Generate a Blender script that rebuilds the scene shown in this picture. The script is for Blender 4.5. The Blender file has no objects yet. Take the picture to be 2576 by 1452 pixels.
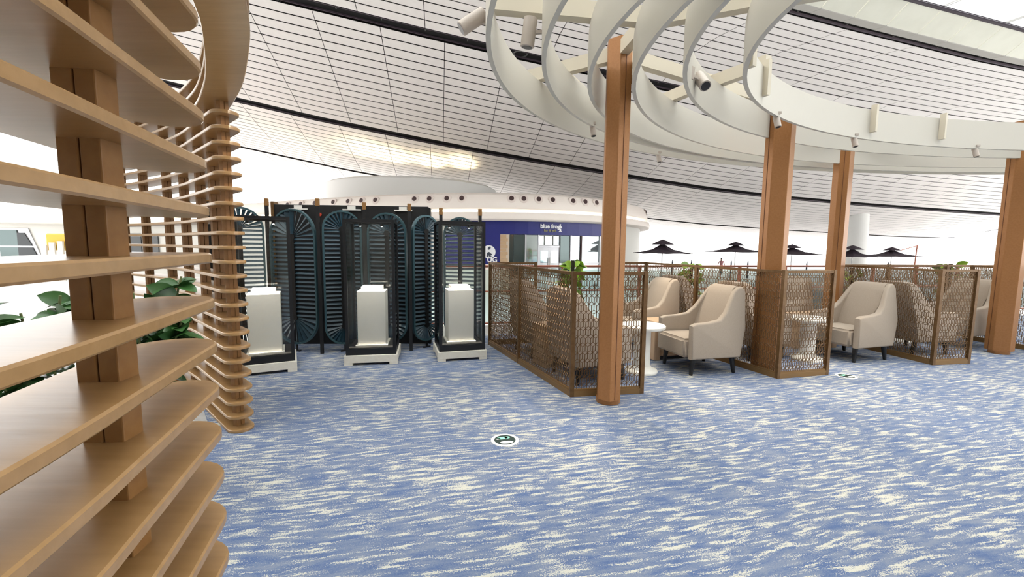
import bpy, bmesh, math, random
from mathutils import Matrix, Vector
random.seed(7)
SC = bpy.context.scene
COL = SC.collection
R = math.radians

# ------------------------------------------------------------------ camera
PITCH, ROLL, FPX, CAMH = R(5.66), R(0.6), 1090.0, 1.5
cam_d = bpy.data.cameras.new('camera'); cam = bpy.data.objects.new('camera', cam_d); COL.objects.link(cam)
c_, s_, cp_, sp_ = math.cos(ROLL), math.sin(ROLL), math.cos(PITCH), math.sin(PITCH)
rt = Vector((c_, s_*sp_, s_*cp_)); up = Vector((-s_, c_*sp_, c_*cp_)); fw = Vector((0, cp_, -sp_))
M = Matrix.Identity(4)
for i in range(3):
    M[i][0] = rt[i]; M[i][1] = up[i]; M[i][2] = -fw[i]
M[2][3] = CAMH
cam.matrix_world = M
cam_d.sensor_fit = 'HORIZONTAL'; cam_d.sensor_width = 36; cam_d.lens = FPX/2576*36
cam_d.clip_start = 0.05; cam_d.clip_end = 500
SC.camera = cam

# ------------------------------------------------------------------ world, exposure
W = bpy.data.worlds.new('sky'); SC.world = W; W.use_nodes = True
bg = W.node_tree.nodes['Background']
bg.inputs[0].default_value = (1.0, 0.985, 0.96, 1); bg.inputs[1].default_value = 1.25
vs = SC.view_settings
vs.view_transform = 'Standard'; vs.look = 'None'; vs.gamma = 1; vs.use_curve_mapping = False
vs.exposure = 1.76
SC.cycles.use_denoising = True
SC.cycles.max_bounces = 6; SC.cycles.diffuse_bounces = 3; SC.cycles.glossy_bounces = 2
SC.cycles.use_adaptive_sampling = True; SC.cycles.adaptive_threshold = .09; SC.cycles.adaptive_min_samples = 16
SC.cycles.transparent_max_bounces = 16; SC.cycles.sample_clamp_indirect = 6

# ------------------------------------------------------------------ materials
MAT = {}
def mat(name, col, rough=.5, metal=0., col2=None, scale=8., stretch=(1,1,1), bump=0., bscale=None, emit=None, estr=0., spec=.5, lo=.35, hi=.65, detail=4.):
    m = bpy.data.materials.new(name); m.use_nodes = True; nt = m.node_tree
    b = nt.nodes['Principled BSDF']
    b.inputs['Base Color'].default_value = (*col, 1); b.inputs['Roughness'].default_value = rough
    b.inputs['Metallic'].default_value = metal; b.inputs['Specular IOR Level'].default_value = spec
    if col2 is not None or bump:
        tc = nt.nodes.new('ShaderNodeTexCoord'); mp = nt.nodes.new('ShaderNodeMapping')
        mp.inputs['Scale'].default_value = stretch
        nt.links.new(tc.outputs['Object'], mp.inputs[0])
        nz = nt.nodes.new('ShaderNodeTexNoise'); nz.inputs['Scale'].default_value = scale; nz.inputs['Detail'].default_value = detail
        nt.links.new(mp.outputs[0], nz.inputs['Vector'])
        if col2 is not None:
            cr = nt.nodes.new('ShaderNodeValToRGB')
            cr.color_ramp.elements[0].position = lo; cr.color_ramp.elements[1].position = hi
            cr.color_ramp.elements[0].color = (*col, 1); cr.color_ramp.elements[1].color = (*col2, 1)
            nt.links.new(nz.outputs[0], cr.inputs[0]); nt.links.new(cr.outputs[0], b.inputs['Base Color'])
        if bump:
            n2 = nz
            if bscale:
                n2 = nt.nodes.new('ShaderNodeTexNoise'); n2.inputs['Scale'].default_value = bscale
                nt.links.new(tc.outputs['Object'], n2.inputs['Vector'])
            bp = nt.nodes.new('ShaderNodeBump'); bp.inputs['Strength'].default_value = bump; bp.inputs['Distance'].default_value = .01
            nt.links.new(n2.outputs[0], bp.inputs['Height']); nt.links.new(bp.outputs[0], b.inputs['Normal'])
    if emit:
        b.inputs['Emission Color'].default_value = (*emit, 1); b.inputs['Emission Strength'].default_value = estr
    MAT[name] = m; return m
def glass(name, tint, refl=1.0):
    m = bpy.data.materials.new(name); m.use_nodes = True; nt = m.node_tree
    for n in list(nt.nodes): nt.nodes.remove(n)
    o = nt.nodes.new('ShaderNodeOutputMaterial'); t = nt.nodes.new('ShaderNodeBsdfTransparent'); g = nt.nodes.new('ShaderNodeBsdfGlossy')
    t.inputs[0].default_value = (*tint, 1); g.inputs['Roughness'].default_value = .02
    fr = nt.nodes.new('ShaderNodeFresnel'); fr.inputs[0].default_value = 1.45
    mu = nt.nodes.new('ShaderNodeMath'); mu.operation = 'MULTIPLY'; mu.inputs[1].default_value = refl
    mx = nt.nodes.new('ShaderNodeMixShader')
    nt.links.new(fr.outputs[0], mu.inputs[0]); nt.links.new(mu.outputs[0], mx.inputs[0])
    nt.links.new(t.outputs[0], mx.inputs[1]); nt.links.new(g.outputs[0], mx.inputs[2]); nt.links.new(mx.outputs[0], o.inputs[0])
    MAT[name] = m; return m

mat('tan_wood', (.325,.185,.072), .30, col2=(.37,.215,.09), scale=3, stretch=(1.5,14,14), bump=.04, spec=.75)
mat('tan_post', (.24,.115,.036), .5, col2=(.28,.14,.046), scale=30, bump=.05, spec=.35)
mat('copper', (.345,.15,.048), .40, .25, col2=(.38,.17,.058), scale=60, bump=.03)
mat('copper_dark', (.16,.06,.025), .5, .2)
mat('bronze', (.145,.075,.028), .42, .45, col2=(.19,.105,.042), scale=25)
mat('bronze_light', (.27,.155,.06), .4, .45)
mat('cream_fabric', (.36,.295,.235), .9, col2=(.42,.35,.285), scale=260, bump=.18, spec=.15)
mat('black_wood', (.008,.008,.009), .45)
mat('black_metal', (.006,.0065,.008), .4)
mat('black_board', (.004,.004,.005), .5, col2=(.010,.010,.011), scale=3)
mat('teal', (.010,.036,.056), .36, col2=(.015,.048,.072), scale=20)
mat('teal_rim', (.05,.11,.13), .3, .3)
mat('white_paint', (.80,.77,.72), .45)
mat('ring_white', (.62,.58,.50), .5)
mat('ring_beam', (.66,.59,.46), .5)
mat('stone_cream', (.78,.73,.62), .55, col2=(.82,.78,.68), scale=30)
mat('pedestal_white', (.90,.86,.78), .6, col2=(.93,.89,.82), scale=120, bump=.05)
mat('case_floor', (.05,.045,.04), .35)
mat('marble_white', (.86,.84,.78), .3, col2=(.80,.77,.70), scale=6)
mat('table_wood', (.50,.33,.20), .45, col2=(.58,.40,.26), scale=4, stretch=(1,14,1))
mat('panel_white', (.90,.86,.845), .5, col2=(.93,.89,.875), scale=4)
mat('dark_slot', (.012,.011,.013), .8)
mat('dark_gap', (.06,.04,.045), .8)
mat('slot_steel', (.16,.16,.16), .4, .5)
mat('terrazzo', (.42,.415,.40), .2, col2=(.47,.465,.45), scale=18)
mat('ground_white', (.88,.88,.87), .6)
mat('pav_white', (.86,.78,.72), .5)
mat('pav_grey', (.62,.61,.57), .5)
mat('nozzle_ring', (.75,.65,.60), .4)
mat('nozzle_hole', (.05,.02,.02), .6)
mat('cove_light', (1,.9,.7), .5, emit=(1,.86,.62), estr=1.6)
mat('blue_sign', (.012,.016,.17), .4)
mat('letter_white', (.85,.85,.88), .4)
mat('letter_gold', (.35,.32,.18), .4)
mat('brick', (.50,.34,.20), .8)
mat('mortar', (.6,.5,.4), .9)
mat('shop_frame', (.55,.55,.58), .35, .6)
mat('shop_dark', (.03,.035,.04), .3)
mat('shop_glass', (.62,.72,.74), .04, .85)
mat('shop_glass_dark', (.10,.13,.13), .05, .6)
mat('parasol', (.035,.022,.035), .8)
mat('steel', (.4,.4,.4), .35, .8)
mat('red_rail', (.30,.09,.05), .4, .2)
mat('column_white', (.78,.78,.76), .5)
mat('leaf_dark', (.022,.075,.018), .35, col2=(.06,.15,.035), scale=6)
mat('leaf_bright', (.22,.42,.03), .4, col2=(.42,.55,.06), scale=5)
mat('leaf_mid', (.10,.20,.03), .45, col2=(.2,.3,.05), scale=5)
mat('moss_pole', (.035,.03,.018), .95)
mat('pot_dark', (.02,.02,.02), .5)
mat('stem', (.10,.12,.04), .7)
mat('sticker_white', (.86,.85,.82), .45)
mat('sticker_dark', (.03,.05,.045), .35)
mat('sticker_green', (.30,.72,.55), .4)
mat('lamp_body', (.50,.43,.37), .45)
mat('lamp_hole', (.03,.025,.025), .4)
mat('lamp_glow', (1,1,1), .5, emit=(1,.93,.85), estr=14)
mat('red_spot', (.5,.05,.02), .5)
mat('yellow', (.85,.55,.08), .5)
mat('skin', (.5,.33,.25), .6); mat('pink_cloth', (.55,.25,.27), .8); mat('dark_cloth', (.05,.06,.09), .8); mat('hair', (.01,.008,.008), .6)
mat('wall_grey', (.28,.26,.24), .8)
mat('skylight_frame', (.05,.035,.05), .5)
mat('skylight_reveal', (.72,.71,.62), .6, col2=(.76,.75,.66), scale=2)
mat('soffit_grey', (.45,.43,.40), .6)
glass('case_glass', (.98,.99,.985), .8)
glass('rail_glass', (.88,.96,.945), .9)
glass('roof_glass', (.95,.975,.98), .5)

def carpet():
    m = bpy.data.materials.new('carpet'); m.use_nodes = True; nt = m.node_tree; b = nt.nodes['Principled BSDF']
    L = nt.links.new; N = nt.nodes.new
    tc = N('ShaderNodeTexCoord'); mp = N('ShaderNodeMapping'); mp.inputs['Rotation'].default_value = (0,0,-R(13))
    L(tc.outputs['Object'], mp.inputs[0])
    # slight waviness of the streaks
    wv = N('ShaderNodeTexNoise'); wv.inputs['Scale'].default_value = 1.3; wv.inputs['Detail'].default_value = 2; L(mp.outputs[0], wv.inputs['Vector'])
    sub = N('ShaderNodeVectorMath'); sub.operation = 'SUBTRACT'; sub.inputs[1].default_value = (.5,.5,.5); L(wv.outputs[1], sub.inputs[0])
    scl = N('ShaderNodeVectorMath'); scl.operation = 'SCALE'; scl.inputs['Scale'].default_value = .10; L(sub.outputs[0], scl.inputs[0])
    add = N('ShaderNodeVectorMath'); add.operation = 'ADD'; L(mp.outputs[0], add.inputs[0]); L(scl.outputs[0], add.inputs[1])
    def noise(sx, sy, sc, det, off=0.):
        mm = N('ShaderNodeMapping'); mm.inputs['Scale'].default_value = (sx, sy, 1); mm.inputs['Location'].default_value = (off, off*1.7, 0); L(add.outputs[0], mm.inputs[0])
        n = N('ShaderNodeTexNoise'); n.inputs['Scale'].default_value = sc; n.inputs['Detail'].default_value = det; n.inputs['Roughness'].default_value = .55
        L(mm.outputs[0], n.inputs['Vector']); return n
    st = noise(5.2, 36, 1, 4)             # short streaks
    st2 = noise(1.0, 1.0, 1.5, 2, 3.3)    # where streaks are dense
    tuft = noise(1, 1.1, 170, 2, 5.0)
    mid = noise(6, 22, 1, 4, 9.1)
    ad = N('ShaderNodeMath'); ad.operation = 'MULTIPLY_ADD'; ad.inputs[1].default_value = .22; L(st2.outputs[0], ad.inputs[0]); L(st.outputs[0], ad.inputs[2])
    ad2 = N('ShaderNodeMath'); ad2.operation = 'MULTIPLY_ADD'; ad2.inputs[1].default_value = .55; L(tuft.outputs[0], ad2.inputs[0]); L(ad.outputs[0], ad2.inputs[2])
    cr = N('ShaderNodeValToRGB'); cr.color_ramp.elements[0].position = .915; cr.color_ramp.elements[1].position = 1.06
    cr.color_ramp.elements[0].color = (0,0,0,1); cr.color_ramp.elements[1].color = (1,1,1,1); L(ad2.outputs[0], cr.inputs[0])
    ad3 = N('ShaderNodeMath'); ad3.operation = 'MULTIPLY_ADD'; ad3.inputs[1].default_value = .5; L(tuft.outputs[0], ad3.inputs[0]); L(mid.outputs[0], ad3.inputs[2])
    c2 = N('ShaderNodeValToRGB'); c2.color_ramp.elements[0].position = .60; c2.color_ramp.elements[1].position = .90
    c2.color_ramp.elements[0].color = (.085,.128,.245,1); c2.color_ramp.elements[1].color = (.185,.215,.285,1); L(ad3.outputs[0], c2.inputs[0])
    mx = N('ShaderNodeMix'); mx.data_type = 'RGBA'; L(cr.outputs[0], mx.inputs[0]); L(c2.outputs[0], mx.inputs[6]); mx.inputs[7].default_value = (.50,.485,.42,1)
    L(mx.outputs[2], b.inputs['Base Color'])
    b.inputs['Roughness'].default_value = .95; b.inputs['Specular IOR Level'].default_value = .1
    bp = N('ShaderNodeBump'); bp.inputs['Strength'].default_value = .5; bp.inputs['Distance'].default_value = .006
    L(tuft.outputs[0], bp.inputs['Height']); L(bp.outputs[0], b.inputs['Normal'])
    MAT['carpet'] = m
carpet()

# ------------------------------------------------------------------ mesh helpers
class MB:
    def __init__(s): s.v = []; s.f = []
    def add(s, vs, fs, T=None):
        n = len(s.v)
        for p in vs:
            p = Vector(p); s.v.append(tuple(T @ p) if T else tuple(p))
        s.f += [tuple(i+n for i in f) for f in fs]; return s
    def box(s, x0,x1,y0,y1,z0,z1, T=None):
        return s.add([(x0,y0,z0),(x1,y0,z0),(x1,y1,z0),(x0,y1,z0),(x0,y0,z1),(x1,y0,z1),(x1,y1,z1),(x0,y1,z1)],
            [(3,2,1,0),(4,5,6,7),(0,1,5,4),(1,2,6,5),(2,3,7,6),(3,0,4,7)], T)
    def bbox(s, x0,x1,y0,y1,z0,z1, b=.01, T=None):          # box with chamfered edges
        bm = bmesh.new(); bmesh.ops.create_cube(bm, size=1)
        for v in bm.verts: v.co = Vector((x0+(v.co.x+.5)*(x1-x0), y0+(v.co.y+.5)*(y1-y0), z0+(v.co.z+.5)*(z1-z0)))
        bmesh.ops.bevel(bm, geom=bm.edges[:], offset=b, segments=2, affect='EDGES', profile=.5)
        s.addbm(bm, T); bm.free(); return s
    def addbm(s, bm, T=None):
        bm.verts.index_update()
        s.add([v.co[:] for v in bm.verts], [tuple(v.index for v in f.verts) for f in bm.faces], T); return s
    def bar(s, a, b, w, h=None, up=(0,0,1), caps=True):       # square bar between two points
        a = Vector(a); b = Vector(b); h = h or w; d = (b-a).normalized(); u = Vector(up)
        if abs(d.dot(u)) > .98: u = Vector((0,1,0))
        x = d.cross(u).normalized(); y = x.cross(d)
        q = [x*sx*w/2+y*sy*h/2 for sx, sy in ((-1,-1),(1,-1),(1,1),(-1,1))]
        fs = [(0,1,5,4),(1,2,6,5),(2,3,7,6),(3,0,4,7)] + ([(3,2,1,0),(4,5,6,7)] if caps else [])
        return s.add([a+k for k in q]+[b+k for k in q], fs)
    def tube(s, path, r, n=8, caps=True):
        P = [Vector(p) for p in path]; m = len(P); rr = r if isinstance(r, (list, tuple)) else [r]*m
        vs_, fs = [], []
        for i, p in enumerate(P):
            d = (P[min(i+1,m-1)]-P[max(i-1,0)]).normalized(); u = Vector((0,0,1)) if abs(d.z) < .95 else Vector((1,0,0))
            x = d.cross(u).normalized(); y = x.cross(d)
            for k in range(n):
                a = 2*math.pi*k/n; vs_.append(p+(x*math.cos(a)+y*math.sin(a))*rr[i])
        for i in range(m-1):
            for k in range(n):
                k2 = (k+1)%n; fs.append((i*n+k, i*n+k2, (i+1)*n+k2, (i+1)*n+k))
        if caps: fs += [tuple(range(n))[::-1], tuple((m-1)*n+k for k in range(n))]
        return s.add(vs_, fs)
    def lathe(s, prof, n=24, T=None):
        vs_, fs = [], []
        for r, z in prof:
            for k in range(n):
                a = 2*math.pi*k/n; vs_.append((r*math.cos(a), r*math.sin(a), z))
        m = len(prof)
        for i in range(m-1):
            for k in range(n):
                k2 = (k+1)%n; fs.append((i*n+k, i*n+k2, (i+1)*n+k2, (i+1)*n+k))
        fs += [tuple(range(n))[::-1], tuple((m-1)*n+k for k in range(n))]
        return s.add(vs_, fs, T)
    def prism(s, poly, z0, z1, T=None):
        n = len(poly)
        return s.add([(x,y,z0) for x,y in poly]+[(x,y,z1) for x,y in poly],
            [tuple(range(n))[::-1], tuple(range(n,2*n))]+[(i,(i+1)%n,n+(i+1)%n,n+i) for i in range(n)], T)
    def build(s, name, m, parent=None, world=False, smooth=0):
        vs_ = s.v
        if parent is not None and world:
            Mi = parent_mat(parent).inverted(); vs_ = [tuple(Mi @ Vector(p)) for p in s.v]
        me = bpy.data.meshes.new(name); me.from_pydata(vs_, [], s.f)
        me.materials.append(MAT[m]); me.update()
        return link(name, me, parent, smooth)
def parent_mat(o):
    Mx = Matrix.LocRotScale(o.location, o.rotation_euler, o.scale)
    return (parent_mat(o.parent) @ Mx) if o.parent else Mx
def link(name, me, parent=None, smooth=0):
    o = bpy.data.objects.new(name, me); COL.objects.link(o)
    if parent is not None: o.parent = parent
    if smooth:
        for p in me.polygons: p.use_smooth = True
        me.set_sharp_from_angle(angle=R(smooth))
    return o
def tag(o, label=None, cat=None, group=None, kind=None):
    for k, v in (('label',label),('category',cat),('group',group),('kind',kind)):
        if v: o[k] = v
    return o
def thing(name, loc, label, cat, group=None, rz=0.):
    o = bpy.data.objects.new(name, None); COL.objects.link(o); o.location = loc; o.rotation_euler = (0,0,rz)
    o.empty_display_size = .1
    return tag(o, label, cat, group)
def copy_tree(o, parent=None):
    c = o.copy(); COL.objects.link(c)
    if parent is not None: c.parent = parent
    for ch in [x for x in o.children]: copy_tree(ch, c)
    return c
def TZ(x,y,z,rz=0.): return Matrix.Translation((x,y,z)) @ Matrix.Rotation(rz,4,'Z')
def catmull(P, n=8, closed=False):
    P = [Vector(p) for p in P]; out = []; m = len(P)
    rng = range(m if closed else m-1)
    for i in rng:
        p1, p2 = P[i], P[(i+1)%m]
        p0 = P[i-1] if (i > 0 or closed) else p1*2-p2
        p3 = P[(i+2)%m] if (i+2 < m or closed) else p2*2-p1
        for k in range(n):
            t = k/n
            out.append(.5*((2*p1)+(p2-p0)*t+(2*p0-5*p1+4*p2-p3)*t*t+(3*p1-p0-3*p2+p3)*t**3))
    if not closed: out.append(P[-1])
    return out
def lerp_tab(x, xs, ys):
    if x <= xs[0]: return ys[0]+(x-xs[0])*(ys[1]-ys[0])/(xs[1]-xs[0])
    for i in range(len(xs)-1):
        if x <= xs[i+1]: return ys[i]+(x-xs[i])*(ys[i+1]-ys[i])/(xs[i+1]-xs[i])
    return ys[-1]
def textmesh(txt, size, depth, font_bold=False):
    cu = bpy.data.curves.new('letters', 'FONT'); cu.body = txt; cu.size = size; cu.extrude = depth; cu.align_x = 'CENTER'
    cu.resolution_u = 3
    if font_bold: cu.offset = size*.03
    ob = bpy.data.objects.new('letters', cu); COL.objects.link(ob)
    dg = bpy.context.evaluated_depsgraph_get(); me = bpy.data.meshes.new_from_object(ob.evaluated_get(dg))
    bpy.data.objects.remove(ob); return me

# ================================================================== SETTING
CARPET = [(-1.2,-4),(-1.2,0),(-1.4,1.2),(-1.95,2.3),(-2.45,3.4),(-3.3,4.4),(-4.6,5.2),(-4.4,6.3),(-.6,7.15),(2.5,7.9),(7,9.0),(13,10.2),(15,-4)]
tag(MB().prism(CARPET, -.05, 0.0).build('floor', 'carpet'), 'blue lounge carpet with cream wavy streaks', kind='structure')
hall = [(-38,-12),(-38,12),(-6,7.7),(-.6,8.1),(2.5,8.75),(7,9.85),(13,11.0),(22,12.5),(22,-12)]
tag(MB().prism(hall, -.3, -.012).build('floor_hall', 'terrazzo'), 'white polished terminal floor around the carpet', kind='structure')
tag(MB().box(-140,160,-60,220,-1.3,-1.0).build('floor_concourse', 'ground_white'), 'pale lower concourse floor beyond the lounge', kind='structure')

for nm, bx in (('wall_back',(-38.3,22.3,-12.3,-12)),('wall_left',(-38.3,-38,-12,20))):  # unseen walls, added to block flat ambient light from behind and the side
    tag(MB().box(*bx,-1,16).build(nm, 'wall_grey'), 'plain grey wall added outside the picture to cut ambient light', kind='structure')
# ---- hanging vaulted ceiling
AZE, AZD = R(80), R(-9.5)
EU = Vector((math.sin(AZE), math.cos(AZE))); ED = Vector((math.sin(AZD), math.cos(AZD)))
P0 = Vector((-4.749, 24.7)); OC = P0 + 6.1*ED; ZO = 8.61
GU = [-40,-20,-12.3,-7.2,-1.8,0,4.1,8,12.1,15.3,21.1,27.3,36,45.2,51,70]
GG = [6.6,3.4,1.96,1.03,.22,-.05,-.62,-1.11,-1.57,-1.95,-2.55,-3.0,-3.4,-3.72,-3.9,-4.1]
HV = [-17.5,-16.5,-14,-11.5,-9.3,-6.1,-3,0,3,6,9,12,16,22,30]
HH = [2.55,2.75,3.15,3.25,2.9,1.88,.9,0,-.72,-1.3,-1.75,-2.05,-2.35,-2.6,-2.8]
def S(u, v, dz=0.):
    p = OC + EU*u + ED*v
    return Vector((p.x, p.y, ZO + lerp_tab(u,GU,GG) + lerp_tab(v,HV,HH) + dz))
def pxproj(p):
    q = p - Vector((0,0,CAMH)); dep = q.dot(fw)
    if dep < .5: return None
    return 1288+q.dot(rt)/dep*FPX, 726-q.dot(up)/dep*FPX
UR = [x*1.5 for x in range(-18, 40)]
VB = [(-17.25,-9.6),(-9.0,-.32),(.28,8.9),(9.4,18.0)]
# black backing above the panels
bk = MB(); vv = [-17.65,-16.5,-15,-13,-11.4,-9.3,-7.7,-6.1,-4,-2,0,2,4,6,8,10,12,14,17,18.2]
nu, nv = len(UR), len(vv)
bk.add([S(u,v,.20) for u in UR for v in vv], [(i*nv+j,i*nv+j+1,(i+1)*nv+j+1,(i+1)*nv+j) for i in range(nu-1) for j in range(nv-1)])
ceil = tag(bk.build('ceiling', 'dark_slot'), 'white vaulted terminal ceiling of long metal panels with black slots', kind='structure')
cand = []
for bi, (v0, v1) in enumerate(VB):
    ns = round((v1-v0)/.585); w = (v1-v0)/ns
    for k in range(ns):
        for u0 in [-27+3*i for i in range(28)]:
            a, b, c, d = u0+.016, u0+3-.016, v0+k*w+.038, v0+(k+1)*w-.038
            off = 0.9 if bi % 2 else 0
            a += off; b += off
            q = [pxproj(S(uu,vv_)) for uu, vv_ in ((a,c),(b,c),(b,d),(a,d))]
            area = 0
            if all(q):
                area = abs(sum(q[i][0]*q[(i+1)%4][1]-q[(i+1)%4][0]*q[i][1] for i in range(4)))/2
                cx = sum(t[0] for t in q)/4; cy = sum(t[1] for t in q)/4
                if not (590 < cx < 2576 and 0 < cy < 640): area *= .001
            cand.append((area, a, b, c, d))
cand.sort(reverse=True)
def panel_geo(mb, a, b, c, d):
    m_ = (a+b)/2
    top = [S(u,v,.012) for u,v in ((a,c),(m_,c),(b,c),(b,d),(m_,d),(a,d))]; bot = [S(u,v) for u,v in ((a,c),(m_,c),(b,c),(b,d),(m_,d),(a,d))]
    mb.add(bot+top, [(0,1,4,5),(1,2,3,4)]+[(i,(i+1)%6,6+(i+1)%6,6+i) for i in range(6)]+[(11,10,7,6),(10,9,8,7)])
for area, a, b, c, d in cand[:300]:
    mb = MB(); panel_geo(mb, a, b, c, d); mb.build('panel', 'panel_white', ceil)
mb = MB()
for area, a, b, c, d in cand[300:]: panel_geo(mb, a, b, c, d)
tag(mb.build('panel_field', 'panel_white', ceil), kind='stuff')
# steel edge bars and brackets inside the slots
for v in (-17.32,-9.52,-9.08,-.36,.24,9.0):
    mb = MB(); pts = [S(u,v,.06) for u in UR]
    for i in range(len(pts)-1): mb.bar(pts[i], pts[i+1], .05, .07)
    mb.build('slot_rail', 'skylight_frame', ceil)
mb = MB()
for u in range(-24, 54, 2):
    mb.bar(S(u,-9.55,.16), S(u,-9.05,.25), .05, .06); mb.bar(S(u+.7,-17.6,.1), S(u+.9,-17.3,.15), .05, .06)
mb.build('slot_bracket', 'slot_steel', ceil)
def ring_lamp(u, v, r, nm):
    c = S(u, v, .1); pts = [c+Vector((math.cos(t)*r, math.sin(t)*r, 0)) for t in [2*math.pi*k/20 for k in range(21)]]
    MB().tube(pts, .035, 6).build('ring_fixture', 'slot_steel', ceil)
ring_lamp(-6.2,-9.3,.62,'a'); ring_lamp(4.6,-9.25,.34,'b')
# ---- skylight beyond the last slot
def strip(v0, z0, v1, z1, us, m, name, gap=.02, th=.05, n_obj=True):
    for i in range(len(us)-1):
        a, b = us[i]+gap, us[i+1]-gap
        P = [S(a,v0,z0), S(b,v0,z0), S(b,v1,z1), S(a,v1,z1)]
        nrm = (P[1]-P[0]).cross(P[3]-P[0]).normalized()*th
        if nrm.z < 0: nrm = -nrm
        MB().add(P+[p+nrm for p in P], [(0,1,2,3),(7,6,5,4),(0,1,5,4),(1,2,6,5),(2,3,7,6),(3,0,4,7)]).build(name, m, sky_o)
sky_o = tag(MB().add([S(u,v,.62) for u in UR for v in (-18.95,-19.0)], [(i*2,i*2+1,i*2+3,i*2+2) for i in range(len(UR)-1)]).build('window_skylight', 'skylight_frame'), 'long glazed skylight with pale stepped reveal panels', kind='structure')
us = [1.3*i-19.5 for i in range(44)]
strip(-18.15, -.02, -17.68, 0, us, 'soffit_grey', 'border_panel', .008)
strip(-18.85, .55, -18.15, 0, us, 'skylight_reveal', 'reveal_panel', .012)
for z, v in ((.58,-18.9),(.75,-20.3)):
    mb = MB()
    for i in range(len(UR)-1): mb.bar(S(UR[i],v,z), S(UR[i+1],v,z), .08, .07)
    mb.build('skylight_rail', 'skylight_frame', sky_o)
us2 = [2.6*i-19.5 for i in range(24)]
strip(-20.3, .8, -18.9, .62, us2, 'roof_glass', 'pane', .03, .03)
mb = MB()
for u in us2: mb.bar(S(u,-20.3,.84), S(u,-18.9,.66), .05, .06)
mb.build('glazing_bar', 'soffit_grey', sky_o)
strip(-23.6, 1.2, -20.35, .8, us2, 'soffit_grey', 'soffit_panel', .015, .1)
# further glazed bays over the lounge and behind it
for j, (va, vb) in enumerate(((-28.3,-23.7),(-33.0,-28.4),(-37.7,-33.1),(-42.4,-37.8))):
    strip(va, 1.7, vb, 1.7, us2, 'roof_glass', 'pane', .04, .03)
    mb = MB()
    for i in range(0, len(us2)-1): mb.bar(S(us2[i],va,1.7), S(us2[i+1],va,1.7), .35, .4)
    mb.build('roof_beam', 'soffit_grey', sky_o)

# ================================================================== SLATTED SCREENS
def ribbon(path, hw, z, th=.025, r0=True, r1=True, n=7, inset=.004):
    C = catmull(path, n); L = [0]
    for i in range(1, len(C)): L.append(L[-1]+(C[i]-C[i-1]).length)
    tot = L[-1]
    # resample with extra samples at rounded ends
    ss = [0]
    if r0: ss += [hw*(1-math.cos(math.pi/2*k/6)) for k in range(1,7)]
    t = ss[-1]
    stop = tot-(hw if r1 else 0)
    k = max(3, int((stop-t)/.09)); ss += [t+(stop-t)*i/k for i in range(1,k+1)]
    if r1: ss += [tot-hw*(1-math.cos(math.pi/2*(6-j)/6)) for j in range(1,7)]
    def at(s):
        for i in range(len(L)-1):
            if s <= L[i+1]+1e-9:
                f = (s-L[i])/max(1e-9, L[i+1]-L[i]); return C[i].lerp(C[i+1], f), (C[min(i+1,len(C)-1)]-C[i]).normalized()
        return C[-1], (C[-1]-C[-2]).normalized()
    vs_, fs = [], []
    prof = [(-1,-th/2+inset,0),(-1,-th/2,inset),(1,-th/2,inset),(1,-th/2+inset,0),(1,th/2-inset,0),(1,th/2,inset),(-1,th/2,inset),(-1,th/2-inset,0)]
    for s in ss:
        p, d = at(s); nrm = Vector((-d.y, d.x))
        w = hw
        if r0 and s < hw: w = hw*math.sqrt(max(0,1-((hw-s)/hw)**2))
        if r1 and tot-s < hw: w = min(w, hw*math.sqrt(max(0,1-((hw-(tot-s))/hw)**2)))
        for sg, dz, ins in prof:
            q = p + nrm*sg*max(.002, w-ins); vs_.append((q.x, q.y, z+dz))
    m = len(ss); K = len(prof)
    for i in range(m-1):
        for k in range(K):
            k2 = (k+1)%K; fs.append((i*K+k, i*K+k2, (i+1)*K+k2, (i+1)*K+k))
    fs += [tuple(range(K)), tuple((m-1)*K+k for k in range(K))[::-1]]
    return MB().add(vs_, fs)
ZK = lambda k: .0125+.1115*k
NEAR = [(-.55,-.7),(-.555,-.3),(-.575,.0),(-.615,.3),(-.664,.512),(-.70,.63),(-.738,.752),(-.782,.89),(-.848,1.105)]
FAR = [(-2.115,3.315),(-2.25,3.44),(-2.5,3.67),(-2.95,4.08),(-3.45,4.46),(-4.1,4.89),(-4.9,5.33)]
near = thing('slatted_screen', (-.7,.75,0), 'tan slatted wood screen with rounded slat ends, close in the left foreground', 'screen')
for k in range(23):
    ribbon(NEAR, .098, ZK(k), r0=False).build('slat', 'tan_wood', near, world=True, smooth=35)
def post(mb_parent, x, y, ang, z1, w=.033, d=.048, gap=.0015):
    for sx in (-1, 1):
        mb = MB(); x0, x1 = (-w-gap, -gap) if sx < 0 else (gap, w+gap)
        mb.bbox(x0, x1, -d/2, d/2, 0, z1, .0025, TZ(x,y,0,ang)); mb.build('post_board', 'tan_post', mb_parent, world=True)
post(near, -.733, .770, R(6), 2.85)
post(near, -.64, .28, R(2), 2.85); post(near, -.58, -.25, 0, 2.85)
far = thing('slatted_screen', (-2.3,3.5,0), 'tan slatted wood screen ending in a slim post beside the glass cases', 'screen')
for k in range(23):
    ribbon(FAR, .095, ZK(k)).build('slat', 'tan_wood', far, world=True, smooth=35)
BR = NEAR[:-1]+[(-1.1,1.62),(-1.335,2.08),(-1.48,2.34),(-1.82,2.85),(-2.07,3.18),(-2.45,3.62)]+FAR[3:]
for k in range(23, 26):
    ribbon(BR, .105, ZK(k), r0=False).build('slat', 'tan_wood', far, world=True, smooth=35)
dpath = catmull(FAR, 10); acc = 0; nxt = .13; i = 0; last = dpath[0]; pl = [.13,.45,.92,1.42,1.9,2.5,3.05]
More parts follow.
